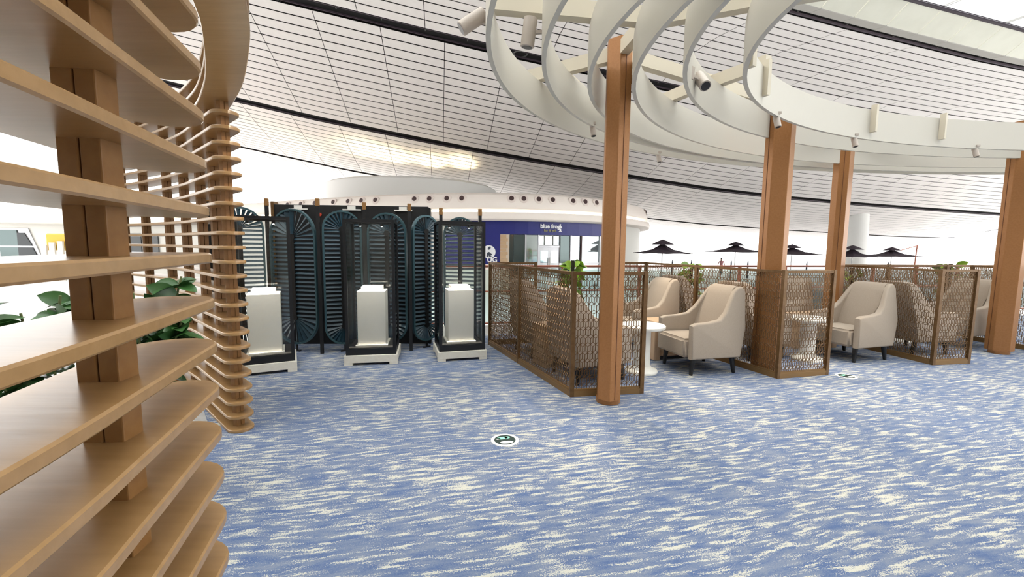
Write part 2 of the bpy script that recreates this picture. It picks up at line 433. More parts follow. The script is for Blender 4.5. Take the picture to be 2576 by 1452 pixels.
for a, b in zip(dpath, dpath[1:]):
    acc += (b-a).length
    if i < len(pl) and acc >= pl[i]:
        d = (b-a).normalized(); post(far, b.x, b.y, math.atan2(d.y,d.x)+math.pi/2+R(25 if i==0 else 8), 2.85, w=.034, d=.045); i += 1

# ================================================================== BRONZE-WOOD POLES
def pole(x, y, h, rz, label):
    t = thing('pole', (x,y,0), label, 'pole', 'hexagonal copper poles', rz)
    hexa = [(.155,0),(.085,.105),(-.085,.105),(-.155,0),(-.085,-.105),(.085,-.105)]
    bm = bmesh.new(); vs_ = [bm.verts.new((a,b,.05)) for a,b in hexa]; f = bm.faces.new(vs_)
    r = bmesh.ops.extrude_face_region(bm, geom=[f]); 
    for g in r['geom']:
        if isinstance(g, bmesh.types.BMVert): g.co.z = h
    bmesh.ops.bevel(bm, geom=[e for e in bm.edges if abs(e.verts[0].co.z-e.verts[1].co.z) > 1], offset=.004, segments=1, affect='EDGES')
    bmesh.ops.recalc_face_normals(bm, faces=bm.faces[:])
    MB().addbm(bm).build('shaft', 'copper', t); bm.free()
    MB().lathe([(.112,0),(.115,.008),(.115,.052)], 20).build('base_ring', 'copper', t, smooth=40)
    for sx, sy in ((1,1),(-1,-1)):       # a narrow groove down two slanted faces
        MB().box(-.003,.003,-.003,.003,.06,h-.01, TZ(sx*.1215,sy*.051,0,.7)).build('groove', 'copper_dark', t)
    return t
pole(.945,4.09,3.32, R(82), 'copper pole nearest the camera, in front of the corner of a lattice screen')
pole(3.12,5.22,3.30, R(-20), 'copper pole standing behind the middle lattice screen')
pole(5.06,6.80,3.30, R(35), 'thinner-looking copper pole farthest from the camera, behind the armchairs')
pole(7.17,6.26,3.30, R(-38), 'copper pole at the right edge of the picture')

# ================================================================== RING CANOPY
RINGS = [(7.3,3.0,7.47,4.58),(7.3,3.0,7.1,4.38),(7.3,3.15,6.74,4.2),(6.9,2.93,6.03,4.02),(6.9,2.5,5.79,3.72),(7.0,2.4,5.52,3.35)]
ZB, HB = 2.79, .34
names = ['outermost','second','third','fourth','fifth','innermost']
for (cx,cy,a,b), nm in zip(RINGS, names):
    n = 160; mb = MB(); vs_, fs = [], []
    for i in range(n):
        t = 2*math.pi*i/n
        nx, ny = math.cos(t)/a, math.sin(t)/b; l = math.hypot(nx,ny); nx/=l; ny/=l
        for sg, z in ((-1,ZB),(1,ZB),(1,ZB+HB),(-1,ZB+HB)):
            vs_.append((cx+a*math.cos(t)+nx*sg*.016, cy+b*math.sin(t)+ny*sg*.016, z))
    for i in range(n):
        j = (i+1)%n
        for k in range(4): fs.append((i*4+k, j*4+k, j*4+(k+1)%4, i*4+(k+1)%4))
    mb.add(vs_, fs)
    o = thing('canopy_ring', (cx,cy,ZB), 'white oval hoop band overhead, %s of the six nested hoops' % nm, 'canopy ring', 'oval canopy hoops')
    mb.build('band', 'ring_white', o, world=True, smooth=30)
fr = thing('beam_truss', (.945,4.125,3.14), 'cream beams joining the white oval hoops to the copper poles', 'beams')
H = Vector((.945,4.125,3.24))
def beam(a, b, w=.085, h=.12): MB().bar(a, b, w, h).build('beam', 'ring_beam', fr, world=True)
zb = 3.2
beam(H, (.115,4.62,zb)); beam((-.16,3.24,zb), (1.05,3.42,zb)); beam(H, (1.0,3.45,zb)); beam((1.0,3.45,zb),(1.75,3.12,zb))
beam(H, (3.03,5.25,zb)); beam((2.05,4.68,zb),(2.33,4.16,zb)); beam((1.75,3.12,zb),(2.9,2.7,zb)); beam((3.03,5.3,zb),(5.06,6.8,zb)); beam((5.06,6.8,zb),(7.17,6.26,zb)); 
beam((.42,4.42,zb),(.98,5.42,zb)); beam((1.98,4.68,zb),(1.75,5.2,zb));
for x in (1.78,2.25,4.2,5.3):
    cx,cy,a_,b_ = RINGS[5]; y = cy+b_*math.sqrt(1-((x-cx)/a_)**2)
    MB().box(-.02,.02,-.03,.03,ZB+.08,ZB+HB+.05, TZ(x+.02,y-.04,0,R(25))).build('hanger_plate', 'ring_beam', fr, world=True)
# spot lamps on the hoops
def spot(loc, aim, label, size=1.0, arm=None, watt=30):
    t = thing('spot_lamp', loc, label, 'spot lamp', 'canopy spot lamps')
    d = Vector(aim).normalized(); q = Vector((0,0,1)).rotation_difference(d).to_matrix().to_4x4()
    r, l = .048*size, .19*size
    MB().lathe([(r*.98,-l/2),(r,-l/2+.01),(r,l/2-.004),(r*.86,l/2)], 18, q).build('body', 'lamp_body', t, smooth=40)
    MB().lathe([(r*.80,l/2-.02),(r*.80,l/2+.001)], 18, q).build('opening', 'lamp_hole', t)
    ld = bpy.data.lights.new('spot_bulb', 'SPOT'); ld.energy = watt; ld.color = (1,.86,.66); ld.spot_size = R(64); ld.spot_blend = .7; ld.shadow_soft_size = .03
    lo_ = bpy.data.objects.new('spot_bulb', ld); COL.objects.link(lo_); lo_.parent = t; lo_.location = d*(l/2+.012)
    lo_.rotation_mode = 'QUATERNION'; lo_.rotation_quaternion = Vector((0,0,-1)).rotation_difference(d)
    if arm:
        a = Vector(arm); MB().bar((0,0,0), a*.8, .022*size).build('arm', 'lamp_body', t)
        MB().bar(a*.75, a, .07*size, .10*size).build('bracket', 'lamp_body', t)
    return t
spot((-.285,3.08,3.0), (-.62,-.1,-.45), 'grey cylinder spot lamp tilted sideways off the outermost hoop', arm=(.13,.02,0))
spot((.10,3.21,2.99), (-.12,.1,-.97), 'grey cylinder spot lamp hanging nearly upright between two hoops', arm=(.14,.02,.02))
spot((1.62,3.9,2.93), (.05,-.62,-.60), 'grey cylinder spot lamp facing the camera inside the fifth hoop', arm=(-.17,-.1,.03))
for (ri, x, lb) in ((1,.86,'beneath the second hoop left of the nearest pole'),(0,2.05,'beneath the outermost hoop right of the nearest pole'),
        (5,2.60,'at the top of the middle pole'),(5,3.98,'under the innermost hoop over the middle chairs'),(5,5.9,'under the innermost hoop near the right edge'),(4,3.2,'just left of the middle pole under the fifth hoop')):
    cx,cy,a_,b_ = RINGS[ri]; y = cy+b_*math.sqrt(1-((x-cx)/a_)**2)
    spot((x,y,ZB-.045), (.1,-.25,-.95), 'small grey spot lamp ' + lb, .62, arm=(0,.0,.09), watt=45)

# ================================================================== DISPLAY CASES
def case(loc, rz, label, plabel):
    t = thing('display_case', loc, label, 'display case', 'glass display cases', rz)
    w, h = .60, 1.80
    mb = MB()                                                # cream plinth on corner feet
    mb.bbox(-.32,.32,-.32,.32,.03,.125,.005); 
    for sx in (-1,1):
        for sy in (-1,1): mb.box(sx*.32, sx*.22, sy*.32, sy*.22, 0, .031)
    mb.build('plinth', 'stone_cream', t)
    MB().box(-w/2,w/2,-w/2,w/2,.125,.205).build('bottom_rail', 'black_metal', t)
    MB().box(-w/2+.03,w/2-.03,-w/2+.03,w/2-.03,.205,.212).build('deck', 'case_floor', t)
    p = w/2-.018
    for sx in (-1,1):
        for sy in (-1,1): MB().box(sx*p-.018,sx*p+.018,sy*p-.018,sy*p+.018,.205,h-.035).build('post', 'black_metal', t)
    mb = MB()
    for s in (-1,1):
        mb.box(-w/2,w/2,s*p-.018,s*p+.018,h-.035,h); mb.box(s*p-.018,s*p+.018,-p+.018,p-.018,h-.035,h)
    mb.build('top_frame', 'black_metal', t)
    MB().box(-p+.018,p-.018,-p+.018,p-.018,h-.02,h-.012).build('pane', 'case_glass', t)
    for s in (-1,1):
        MB().box(-p+.018,p-.018,s*p-.004,s*p+.004,.205,h-.035).build('pane', 'case_glass', t)
        MB().box(s*p-.004,s*p+.004,-p+.018,p-.018,.205,h-.035).build('pane', 'case_glass', t)
    for sx in (-1,1):
        q = MB().lathe([(.018,h-.075),(.02,h-.07),(.02,h-.035)],12).build('downlight', 'black_metal', t)
        for v in q.data.vertices: v.co.x += sx*.13; v.co.y -= .04
        g = MB().lathe([(.009,h-.078),(.009,h-.074)],10).build('bulb', 'lamp_glow', q)
        for v in g.data.vertices: v.co.x += sx*.13; v.co.y -= .04
    ld = bpy.data.lights.new('case_lamp', 'SPOT'); ld.energy = 70; ld.color = (1,.95,.86); ld.spot_size = R(62); ld.spot_blend = .6; ld.shadow_soft_size = .03
    lo_ = bpy.data.objects.new('case_lamp', ld); COL.objects.link(lo_); lo_.parent = t; lo_.location = (0,-.215,h-.09); lo_.rotation_euler = (R(4),0,0)
    # pedestal inside, a thing of its own
    c, s_n = math.cos(rz), math.sin(rz); ox, oy = -.0, -.03
    pd = thing('pedestal', (loc[0]+ox*c-oy*s_n, loc[1]+ox*s_n+oy*c, .212), plabel, 'pedestal', 'white pedestals', rz)
    MB().bbox(-.195,.195,-.195,.195,0,.022,.003).build('foot_plate', 'pedestal_white', pd)
    MB().bbox(-.17,.17,-.17,.17,.022,.70,.004).build('shaft', 'pedestal_white', pd)
    MB().bbox(-.125,.125,-.125,.125,.70,.755,.004).build('cap', 'pedestal_white', pd)
def case_center(fl, fr_):
    d = Vector(fr_)-Vector(fl); a = math.atan2(d.y, d.x); m_ = (Vector(fl)+Vector(fr_))/2; n_ = Vector((-math.sin(a), math.cos(a)))
    return (m_+n_*.32), a
for fl, fr_, lb, pb in (((-3.08,4.70),(-2.53,4.98),'tall glass display case next to the slatted screen post','white pedestal in the glass case next to the slatted screen'),
        ((-2.05,5.22),(-1.44,5.335),'tall glass display case in the middle of the three','white pedestal in the middle glass case'),
        ((-.93,5.45),(-.335,5.62),'tall glass display case beside the lattice screen','white pedestal in the glass case beside the lattice screen')):
    c, a = case_center(fl, fr_); case((c.x,c.y,0), a, lb, pb)

# ================================================================== FOLDING SCREEN
fold = thing('folding_screen', (-2.3,5.95,0), 'dark teal folding screen of tall louvred panels with rounded ends', 'folding screen')
FP = [(-3.98,5.74),(-3.40,6.06),(-2.59,5.82),(-2.075,6.12),(-1.425,6.04),(-1.06,6.46),(-.475,6.34)]
slat_h = MB().bbox(-.5,.5,-.012,.012,-.5,.5,.003)
def mk_slat_mesh(w, h, d, tilt):
    mb = MB(); T = Matrix.Rotation(tilt,4,'X'); mb.box(-w/2,w/2,-d/2,d/2,-h/2,h/2,T); 
    me = bpy.data.meshes.new('slat'); me.from_pydata(mb.v,[],mb.f); me.materials.append(MAT['teal']); me.update(); return me
for i, (x,y) in enumerate(FP):
    zt = 2.13-.018*i
    MB().box(-.022,.022,-.022,.022,0,zt-.10,TZ(x,y,0,.3)).build('post', 'black_wood', fold, world=True)
    MB().bbox(-.026,.026,-.026,.026,zt-.10,zt,.004,TZ(x,y,0,.3)).build('post_tip', 'tan_post', fold, world=True)
def stadium(w, z0, z1, n=14):
    r = w/2; pts = []
    for k in range(n+1): a = math.pi*k/n; pts.append((r*math.cos(a), z1-r+r*math.sin(a)))
    for k in range(n+1): a = math.pi+math.pi*k/n; pts.append((r*math.cos(a), z0+r+r*math.sin(a)))
    return pts
for i in range(len(FP)-1):
    a, b = Vector(FP[i]), Vector(FP[i+1]); d = b-a; L = d.length; ang = math.atan2(d.y,d.x); c = (a+b)/2
    W_ = L-.085; z0, z1 = .10, 1.985-.016*i
    T = TZ(c.x,c.y,0,ang)
    pan = bpy.data.objects.new('panel', None); COL.objects.link(pan); pan.parent = fold
    pan.location = Vector((c.x,c.y,0))-fold.location; pan.rotation_euler = (0,0,ang)
    out = stadium(W_, z0, z1); inn = stadium(W_-.05, z0+.025, z1-.025)
    n = len(out); mb = MB()
    vs_ = [(x,-.022,z) for x,z in out]+[(x,-.022,z) for x,z in inn]+[(x,.022,z) for x,z in inn]+[(x,.022,z) for x,z in out]
    fs = []
    for k in range(n):
        k2 = (k+1)%n
        for r_ in range(4): r2 = (r_+1)%4; fs.append((r_*n+k, r_*n+k2, r2*n+k2, r2*n+k))
    mb.add(vs_, fs).build('rim', 'teal_rim', pan, smooth=40)
    r = W_/2; sw = .055; cz0, cz1 = z0+r, z1-r
    MB().prism([(sw/2*math.cos(math.pi*2*k/16), 0) for k in range(0)] or [(-sw/2,-.018),(sw/2,-.018),(sw/2,.018),(-sw/2,.018)], cz0-.01, cz1+.01).build('spine', 'black_wood', pan)
    for z in (cz0, cz1):
        MB().lathe([(.04,-.02),(.04,.02)],14, Matrix.Translation((0,0,z)) @ Matrix.Rotation(R(90),4,'X')).build('hub', 'black_wood', pan)
    hw_ = r-.025-sw/2; me = mk_slat_mesh(hw_, .034, .005, R(-38)); ns = int((cz1-cz0)/.058)
    for k in range(ns):
        z = cz0+(k+.5)*(cz1-cz0)/ns
        for sg in (-1,1):
            o = link('slat', me, pan); o.location = (sg*(sw/2+hw_/2), 0, z)
    ln = r-.027-.04; NR = 13
    mers = []                                   # radial louvre blades, tapering towards the hub, upper edge leaning back
    for sg in (1,-1):
        q = [(0,-.005,-.006),(ln,-.022,-.026),(ln,.014,.02),(0,.003,.005)]
        vs_ = [(x,y,z*sg) for x,y,z in q]+[(x,y+.005,z*sg) for x,y,z in q]
        mer = bpy.data.meshes.new('slat'); mer.from_pydata(vs_,[],[(0,1,2,3),(7,6,5,4),(0,4,5,1),(1,5,6,2),(2,6,7,3),(3,7,4,0)]); mer.materials.append(MAT['teal']); mer.update(); mers.append(mer)
    for end, zc in ((0,cz1),(1,cz0)):
        for k in range(NR):
            a_ = math.pi*(k+.5)/NR + (math.pi if end else 0)
            o = link('slat', mers[0] if math.cos(a_) > 0 else mers[1], pan); o.location = (math.cos(a_)*.04, 0, zc+math.sin(a_)*.04); o.rotation_euler = (0,-a_,0)
    mb = MB(); mb.box(-.06,.06,-.015,.015,0,.02); mb.box(-.012,.012,-.012,.012,.02,z0+.01); mb.build('foot', 'black_wood', pan)
# black backdrop board behind the folding screen
bd = thing('backdrop_board', (-2.33,6.42,0), 'large black backdrop board standing behind the folding screen', 'board', rz=R(3.5))
MB().bbox(-1.13,1.08,0,.12,0,2.06,.006).build('panel', 'black_board', bd)
MB().box(-1.17,-1.13,-.01,.13,0,2.10).build('edge_post', 'bronze', bd)
MB().box(1.08,1.11,-.01,.13,0,2.04).build('edge_post', 'black_board', bd)
for x in (-.78,-.02,.72):  # white pieces standing in for reflected and back-lit glare along the board top
    q = MB().box(x-.13,x+.13,-.03,-.01,1.985,2.005).build('glare_bar', 'white_paint', bd)
    MB().box(x-.06,x+.05,-.02,-.005,2.005,2.05).build('glare_patch', 'white_paint', q)
MB().lathe([(.025,0),(.025,.006)],16, Matrix.Translation((-.48,-.002,1.92)) @ Matrix.Rotation(R(90),4,'X')).build('red_marker', 'red_spot', bd)

# ================================================================== LATTICE SCREENS
def lattice_panel(t, p0, p1, h=1.25, wood=False):
    p0 = Vector(p0); p1 = Vector(p1); d = p1-p0; L = d.length; ang = math.atan2(d.y,d.x); T = TZ(p0.x,p0.y,0,ang)
    mb = MB(); mb.box(.0,L,-.02,.02,0,.055,T); mb.box(0,L,-.014,.014,.055,.075,T); mb.build('bottom_rail', 'bronze_light', t, world=True)
    MB().box(0,L,-.018,.018,h-.03,h,T).build('top_rail', 'bronze', t, world=True)
    z0, z1 = .075, h-.03; nc = max(4, int(round((L-.05)/.0265))); p = (L-.05)/nc; rows = 14; rp = (z1-z0)/rows; dh = .021
    mb = MB(); w = .0042
    def P(x, z): return T @ Vector((.025+x, 0, z))
    for c in range(nc+1):
        x = c*p; odd = c % 2; zs = [z0+rp*(r+.5) for r in range(rows) if r % 2 == odd]
        cur = z0
        for zc in zs:
            if zc-dh > cur: mb.bar(P(x,cur), P(x,zc-dh), w, .006, (d.x,d.y,0), False)
            cur = zc+dh
            for sx in (-1,1):
                if 0 <= c+sx <= nc:
                    mb.bar(P(x,zc-dh), P(x+sx*p,zc), w, .006, (-d.y,d.x,0), False); mb.bar(P(x+sx*p,zc), P(x,zc+dh), w, .006, (-d.y,d.x,0), False)
        if z1 > cur: mb.bar(P(x,cur), P(x,z1), w, .006, (d.x,d.y,0), False)
    tag(mb.build('lattice', 'bronze', t, world=True), kind='stuff')
def lattice_screen(label, pts, splits=()):
    t = thing('lattice_screen', (pts[0][0],pts[0][1],0), label, 'lattice screen', 'bronze lattice screens')
    allp = []
    for i in range(len(pts)-1):
        a, b = Vector(pts[i]), Vector(pts[i+1]); ts = [0]+[s for j,s in splits if j == i]+[1]
        for s0, s1 in zip(ts, ts[1:]): lattice_panel(t, a.lerp(b,s0), a.lerp(b,s1))
        allp += [a.lerp(b,s) for s in ts]
    seen = []
    for q in allp:
        if all((q-k).length > .01 for k in seen):
            seen.append(q); d = Vector(pts[1])-Vector(pts[0])
            MB().box(-.021,.021,-.021,.021,0,1.255,TZ(q.x,q.y,0,math.atan2(d.y,d.x))).build('post', 'bronze', t, world=True)
    return t
S1 = [(.36,6.62),(-.33,6.47),(.606,4.22),(1.34,4.345)]
S2 = [(1.66,7.02),(2.22,7.20),(3.085,4.90),(3.775,5.08)]
S3 = [(8.6,7.62),(5.27,7.05),(5.524,5.565),(6.085,5.664)]
S4 = [(7.70,7.25),(7.92,6.0),(8.7,6.15)]
lattice_screen('bronze lattice screen nearest the display cases, behind the nearest pole', S1, [(1,.455)])
lattice_screen('bronze lattice screen with its corner in front of the middle pole', S2, [(1,.46)])
lattice_screen('bronze lattice screen between the second and third seating bays', S3, [(0,.35),(0,.7)])
lattice_screen('bronze lattice screen behind the pole at the right edge', S4)

# ================================================================== ARMCHAIRS
def armchair():
    t = thing('armchair', (0,0,0), 'x', 'armchair', 'cream high-back armchairs')
    # local frame: front towards -Y, back towards +Y
    prof = [(-.36,.205),(-.365,.60),(-.30,.625),(-.12,.635),(.02,.66),(.11,.74),(.19,.87),(.26,.985),(.32,1.03),(.385,1.035),(.415,.98),(.36,.55),(.31,.205)]
    for s in (-1,1):
        bm = bmesh.new(); A, B = [], []
        for y, z in prof:
            k = max(0,(z-.6))/.43; xo = .352-.11*k; xi = xo-.085+.02*k
            A.append(bm.verts.new((s*xo,y,z))); B.append(bm.verts.new((s*xi,y,z)))
        n = len(prof)
        bm.faces.new(A); bm.faces.new(B[::-1])
        for i in range(n): bm.faces.new((A[i],B[i],B[(i+1)%n],A[(i+1)%n]))
        bmesh.ops.recalc_face_normals(bm, faces=bm.faces[:])
        es = [e for e in bm.edges if (e.verts[0] in A) == (e.verts[1] in A)]
        bmesh.ops.bevel(bm, geom=es, offset=.022, segments=3, affect='EDGES', profile=.5)
        MB().addbm(bm).build('arm', 'cream_fabric', t, smooth=40); bm.free()
    # back slab between the wings, leaning
    sec = [(.06,.38),(.10,.50),(.16,.72),(.235,.93),(.275,1.012),(.33,1.045),(.395,1.035),(.405,.97),(.355,.55),(.305,.205),(.10,.205)]
    bm = bmesh.new(); A, B = [], []
    for y, z in sec:
        k = max(0,(z-.6))/.43; xo = .278-.085*k
        A.append(bm.verts.new((-xo,y,z))); B.append(bm.verts.new((xo,y,z)))
    n = len(sec); bm.faces.new(A); bm.faces.new(B[::-1])
    for i in range(n): bm.faces.new((A[i],B[i],B[(i+1)%n],A[(i+1)%n]))
    bmesh.ops.recalc_face_normals(bm, faces=bm.faces[:])
    MB().addbm(bm).build('backrest', 'cream_fabric', t, smooth=35); bm.free()
    bm = bmesh.new(); bmesh.ops.create_cube(bm, size=1)
    for v in bm.verts: v.co = Vector((v.co.x*.53, -.15+v.co.y*.52, .325+v.co.z*.225))
    bmesh.ops.bevel(bm, geom=bm.edges[:], offset=.03, segments=3, affect='EDGES')
    MB().addbm(bm).build('seat', 'cream_fabric', t, smooth=45); bm.free()
    for sx in (-1,1):
        for y, dy in ((-.28,-.02),(.25,.04)):
            MB().tube([(sx*.265,y,.215),(sx*.27,y+dy,0)], [.034,.02], 8).build('leg', 'black_wood', t)
    return t
proto = armchair(); first = [True]
def chair(x, y, fx, fy, label):
    o = proto if first[0] else copy_tree(proto); first[0] = False
    o.location = (x,y,0); o.rotation_euler = (0,0,math.atan2(fy,fx)+math.pi/2); o['label'] = label
chair(2.34,5.31,-.97,-.24,'cream high-back armchair facing left, nearest and fully in the open')
chair(1.98,6.42,-.97,-.26,'cream armchair facing left behind the low wooden table of the first bay')
chair(.88,4.93,.925,.38,'cream armchair seen from behind through the near lattice, closer to the nearest pole')
chair(.44,6.03,.925,.38,'cream armchair seen from behind through the near lattice, closer to the display cases')
chair(4.75,5.98,-.955,-.30,'cream high-back armchair facing left right of the second floor sticker')
chair(4.40,7.12,-.955,-.30,'cream armchair facing left in the back row behind the open middle armchair')
chair(3.36,6.02,.945,.327,'cream armchair facing right against the middle lattice screen')
chair(2.96,7.16,.945,.327,'cream armchair facing right in the back row of the middle bay')
chair(5.93,6.36,.985,.17,'cream armchair facing right against the lattice screen of the third bay')
chair(7.15,6.85,-.955,-.30,'cream armchair facing left beside the rightmost pole')

# ---- round white tables
def round_table(x, y, label):
    t = thing('round_table', (x,y,0), label, 'round table', 'white pedestal tables')
    MB().lathe([(.19,0),(.192,.012),(.185,.03),(.13,.05),(.105,.075)],28).build('base', 'marble_white', t, smooth=50)
    MB().lathe([(.098,.07),(.098,.535)],24).build('column', 'marble_white', t, smooth=40)
    MB().lathe([(.255,.535),(.262,.545),(.262,.568),(.255,.575)],36).build('top', 'marble_white', t, smooth=40)
round_table(1.575,5.13,'white round pedestal table between the nearest pole and the open armchair')
round_table(4.03,5.80,'white round pedestal table seen through the middle lattice')
round_table(6.42,7.02,'white round pedestal table seen through the third lattice')
# ---- low wooden side tables
def side_table(x, y, fx, fy, label):
    t = thing('side_table', (x,y,0), label, 'side table', 'low wooden side tables', math.atan2(fy,fx)+math.pi/2)
    MB().bbox(-.175,.175,-.34,.36,.48,.525,.008).build('top', 'table_wood', t)
    for y0, y1 in ((-.33,-.23),(.25,.35)):
        MB().bbox(-.17,.17,y0,y1,.0,.48,.012).build('leg_panel', 'table_wood', t)
    MB().box(-.15,.15,-.23,.25,.05,.075).build('shelf', 'table_wood', t)
side_table(2.16,5.865,-.97,-.26,'low wooden side table between the two left-facing armchairs of the first bay')
side_table(.66,5.48,.925,.38,'low wooden side table behind the near lattice screen')
side_table(3.16,6.59,.945,.327,'low wooden side table along the middle lattice screen')
side_table(4.575,6.55,-.955,-.30,'low wooden side table behind the open armchair of the middle bay')

# ================================================================== PLANTS
def leaf_mesh(w, l, m, fold_=.25, n=6, curl=.25):
    mb = MB(); vs_, fs = [], []
    for i in range(n+1):
        t = i/n; ww = w*math.sin(math.pi*min(1,t*.93+.05))**.75 if i < n else .002
        z = -curl*l*t*t
        vs_ += [(-ww/2, t*l, z+ww*fold_), (0, t*l, z), (ww/2, t*l, z+ww*fold_)]
    for i in range(n):
        a, b = i*3, i*3+3
        fs += [(a,a+1,b+1,b),(a+1,a+2,b+2,b+1)]
    me = bpy.data.meshes.new('leaf'); me.from_pydata(vs_,[],fs); me.materials.append(MAT[m])
    for p in me.polygons: p.use_smooth = True
    me.update(); return me
def put_leaf(me, t, p, d, sc, rnd, name='leaf'):
    d = Vector(d).normalized(); o = link(name, me, t)
    q = Vector((0,1,0)).rotation_difference(d) 
    o.rotation_mode = 'QUATERNION'; o.rotation_quaternion = q @ Matrix.Rotation(rnd.uniform(-.6,.6),4,'Y').to_quaternion(); o.location = p; o.scale = (sc,)*3
fig_leaf = leaf_mesh(.068,.105,'leaf_dark',.16)
def fig(x, y, h, n, label, seed, spread=.3):
    rnd = random.Random(seed); t = thing('rubber_plant', (x,y,0), label, 'plant', 'dark green leafy plants')
    MB().lathe([(.13,0),(.16,.02),(.19,.34),(.175,.35),(.165,.31)],20).build('pot', 'pot_dark', t, smooth=40)
    stems = []
    for k in range(6):
        a = rnd.uniform(0,6.28); r = spread*rnd.uniform(.25,.75); hh = h*rnd.uniform(.78,1.0)
        pts = [(0,0,.3),(math.cos(a)*r*.4,math.sin(a)*r*.4,hh*.6),(math.cos(a)*r,math.sin(a)*r,hh-.05)]; stems.append(pts)
        MB().tube(catmull(pts,5), .006, 6).build('stem', 'stem', t)
    for k in range(n):
        s = catmull(stems[k % 6],8); f = rnd.uniform(.12,1)**.6; p = s[int(f*(len(s)-1))]
        a = rnd.uniform(0,6.28); d = (math.cos(a), math.sin(a), rnd.uniform(-.35,.75))
        put_leaf(fig_leaf, t, p, d, rnd.uniform(.85,1.5), rnd)
fig(-2.16,2.50,1.38,290,'dark green broad-leaved potted plant behind the foreground slats',3,.36)
fig(-2.45,2.22,1.30,190,'dark green broad-leaved potted plant farther left, against the bright floor',5,.34)
po_leaf = leaf_mesh(.095,.13,'leaf_bright',.12); po_leaf2 = leaf_mesh(.085,.12,'leaf_mid',.12)
def pothos(x, y, h, n, label, seed):
    rnd = random.Random(seed); t = thing('climbing_plant', (x,y,0), label, 'plant', 'climbing plants on moss poles')
    MB().lathe([(.12,0),(.15,.02),(.17,.30),(.155,.31),(.15,.28)],20).build('pot', 'white_paint', t, smooth=40)
    MB().lathe([(.028,.25),(.03,h-.08),(.03,h-.03)],10).build('moss_pole', 'moss_pole', t)
    for k in range(n):
        z = rnd.uniform(.35,1)*h-.03; a = rnd.uniform(0,6.28); rr = rnd.uniform(.03,.10)
        p = (math.cos(a)*rr, math.sin(a)*rr, z); d = (math.cos(a), math.sin(a), rnd.uniform(-.7,.55))
        put_leaf(po_leaf if rnd.random() < (.65 if z > h*.75 else .3) else po_leaf2, t, p, d, rnd.uniform(.75,1.35), rnd)
pothos(.90,6.45,1.32,110,'bright green climbing plant rising above the near lattice screen',11)
pothos(3.25,7.86,1.24,90,'green climbing plant behind the middle lattice screen',12)
pothos(6.05,7.72,1.20,80,'green climbing plant behind the right-hand armchairs',13)
pothos(7.98,7.9,1.28,80,'yellowish climbing plant near the rightmost pole',14)

# ================================================================== FLOOR STICKERS
def sticker(x, y, rz, label):
    t = thing('floor_sticker', (x,y,.0), label, 'floor sticker', 'round floor stickers', rz)
    MB().lathe([(.108,0.0005),(.108,.0025)],40).build('disc', 'sticker_white', t)
    MB().lathe([(.083,.0025),(.083,.0032)],36).build('face', 'sticker_dark', t)
    def ell(cx, cy, a, b, rot, m, n=20):
        pts = [(cx+a*math.cos(2*math.pi*k/n)*math.cos(rot)-b*math.sin(2*math.pi*k/n)*math.sin(rot), cy+a*math.cos(2*math.pi*k/n)*math.sin(rot)+b*math.sin(2*math.pi*k/n)*math.cos(rot)) for k in range(n)]
        MB().prism(pts, .0032, .0038).build('footprint', m, t)
    ell(-.018,.030,.045,.020,.25,'sticker_green'); ell(.020,.038,.022,.018,.2,'sticker_green'); ell(.012,-.042,.052,.022,.12,'sticker_white'); ell(-.05,.018,.018,.012,.5,'sticker_white')
sticker(-.043,3.222,R(5),'round white floor sticker alone on the open carpet')
sticker(3.975,5.015,R(20),'round floor sticker at the end of the middle lattice screen')

# ================================================================== BALUSTRADE
BL = [(-3.6,7.6),(-.6,7.85),(2.5,8.5),(7,9.6),(13,10.8)]
bal = thing('balustrade', (0,7.9,0), 'glass balustrade with red-brown rails behind the lounge', 'balustrade')
for i in range(len(BL)-1):
    a, b = Vector(BL[i]), Vector(BL[i+1]); n = max(1, round((b-a).length/1.3))
    for z, r_ in ((1.12,.022),(.66,.016),(.07,.016)):
        MB().tube([(a.x,a.y,z),(b.x,b.y,z)], r_, 8).build('rail', 'red_rail', bal, world=True)
    for k in range(n):
        p = a.lerp(b,k/n); q = a.lerp(b,(k+1)/n); d = (q-p).normalized(); nn = Vector((-d.y,d.x))*.006
        MB().box(-.02,.02,-.03,.03,-.012,1.11,TZ(p.x,p.y,0,math.atan2(d.y,d.x))).build('post', 'red_rail', bal, world=True)
        P = [p+d*.05-nn, q-d*.05-nn, q-d*.05+nn, p+d*.05+nn]
        MB().prism([(v.x,v.y) for v in P], .10, 1.05).build('pane', 'rail_glass', bal, world=True)

# ================================================================== PAVILION WITH SHOP
PV = catmull([(-60,25),(-47,29.5),(-37,31.5),(-28.6,32.4),(-19.2,30),(-14.8,27.6),(-10.05,25),(-6.1,23.2),(-1.78,22.15),(1.27,22.35),(4.2,23.7),(6.7,26.3),(8.7,30),(10.0,36),(9,42)], 10)
pav = thing('pavilion', (0,23,-1), 'long white curved pavilion with a rounded fascia across the hall', 'pavilion')
def pv_norm(i):
    d = (PV[min(i+1,len(PV)-1)]-PV[max(i-1,0)]).normalized(); return Vector((d.y,-d.x)), d
def band(prof, m, name, i0=0, i1=None):
    i1 = i1 or len(PV); vs_, fs = [], []; K = len(prof)
    for i in range(i0, i1):
        n_, d_ = pv_norm(i)
        for off, z in prof: q = PV[i]+n_*off; vs_.append((q.x,q.y,z))
    for i in range(i1-i0-1):
        for k in range(K-1): fs.append((i*K+k, (i+1)*K+k, (i+1)*K+k+1, i*K+k+1))
    return MB().add(vs_, fs).build(name, m, pav, world=True, smooth=35)
band([(0,-1),(0,2.75)], 'pav_grey', 'wall')
band([(0,2.72),(.5,2.74),(.62,2.80),(.66,2.95),(.6,3.12),(.35,3.16)], 'pav_white', 'ledge')
band([(.35,3.16),(.30,3.24)], 'cove_light', 'cove_strip')
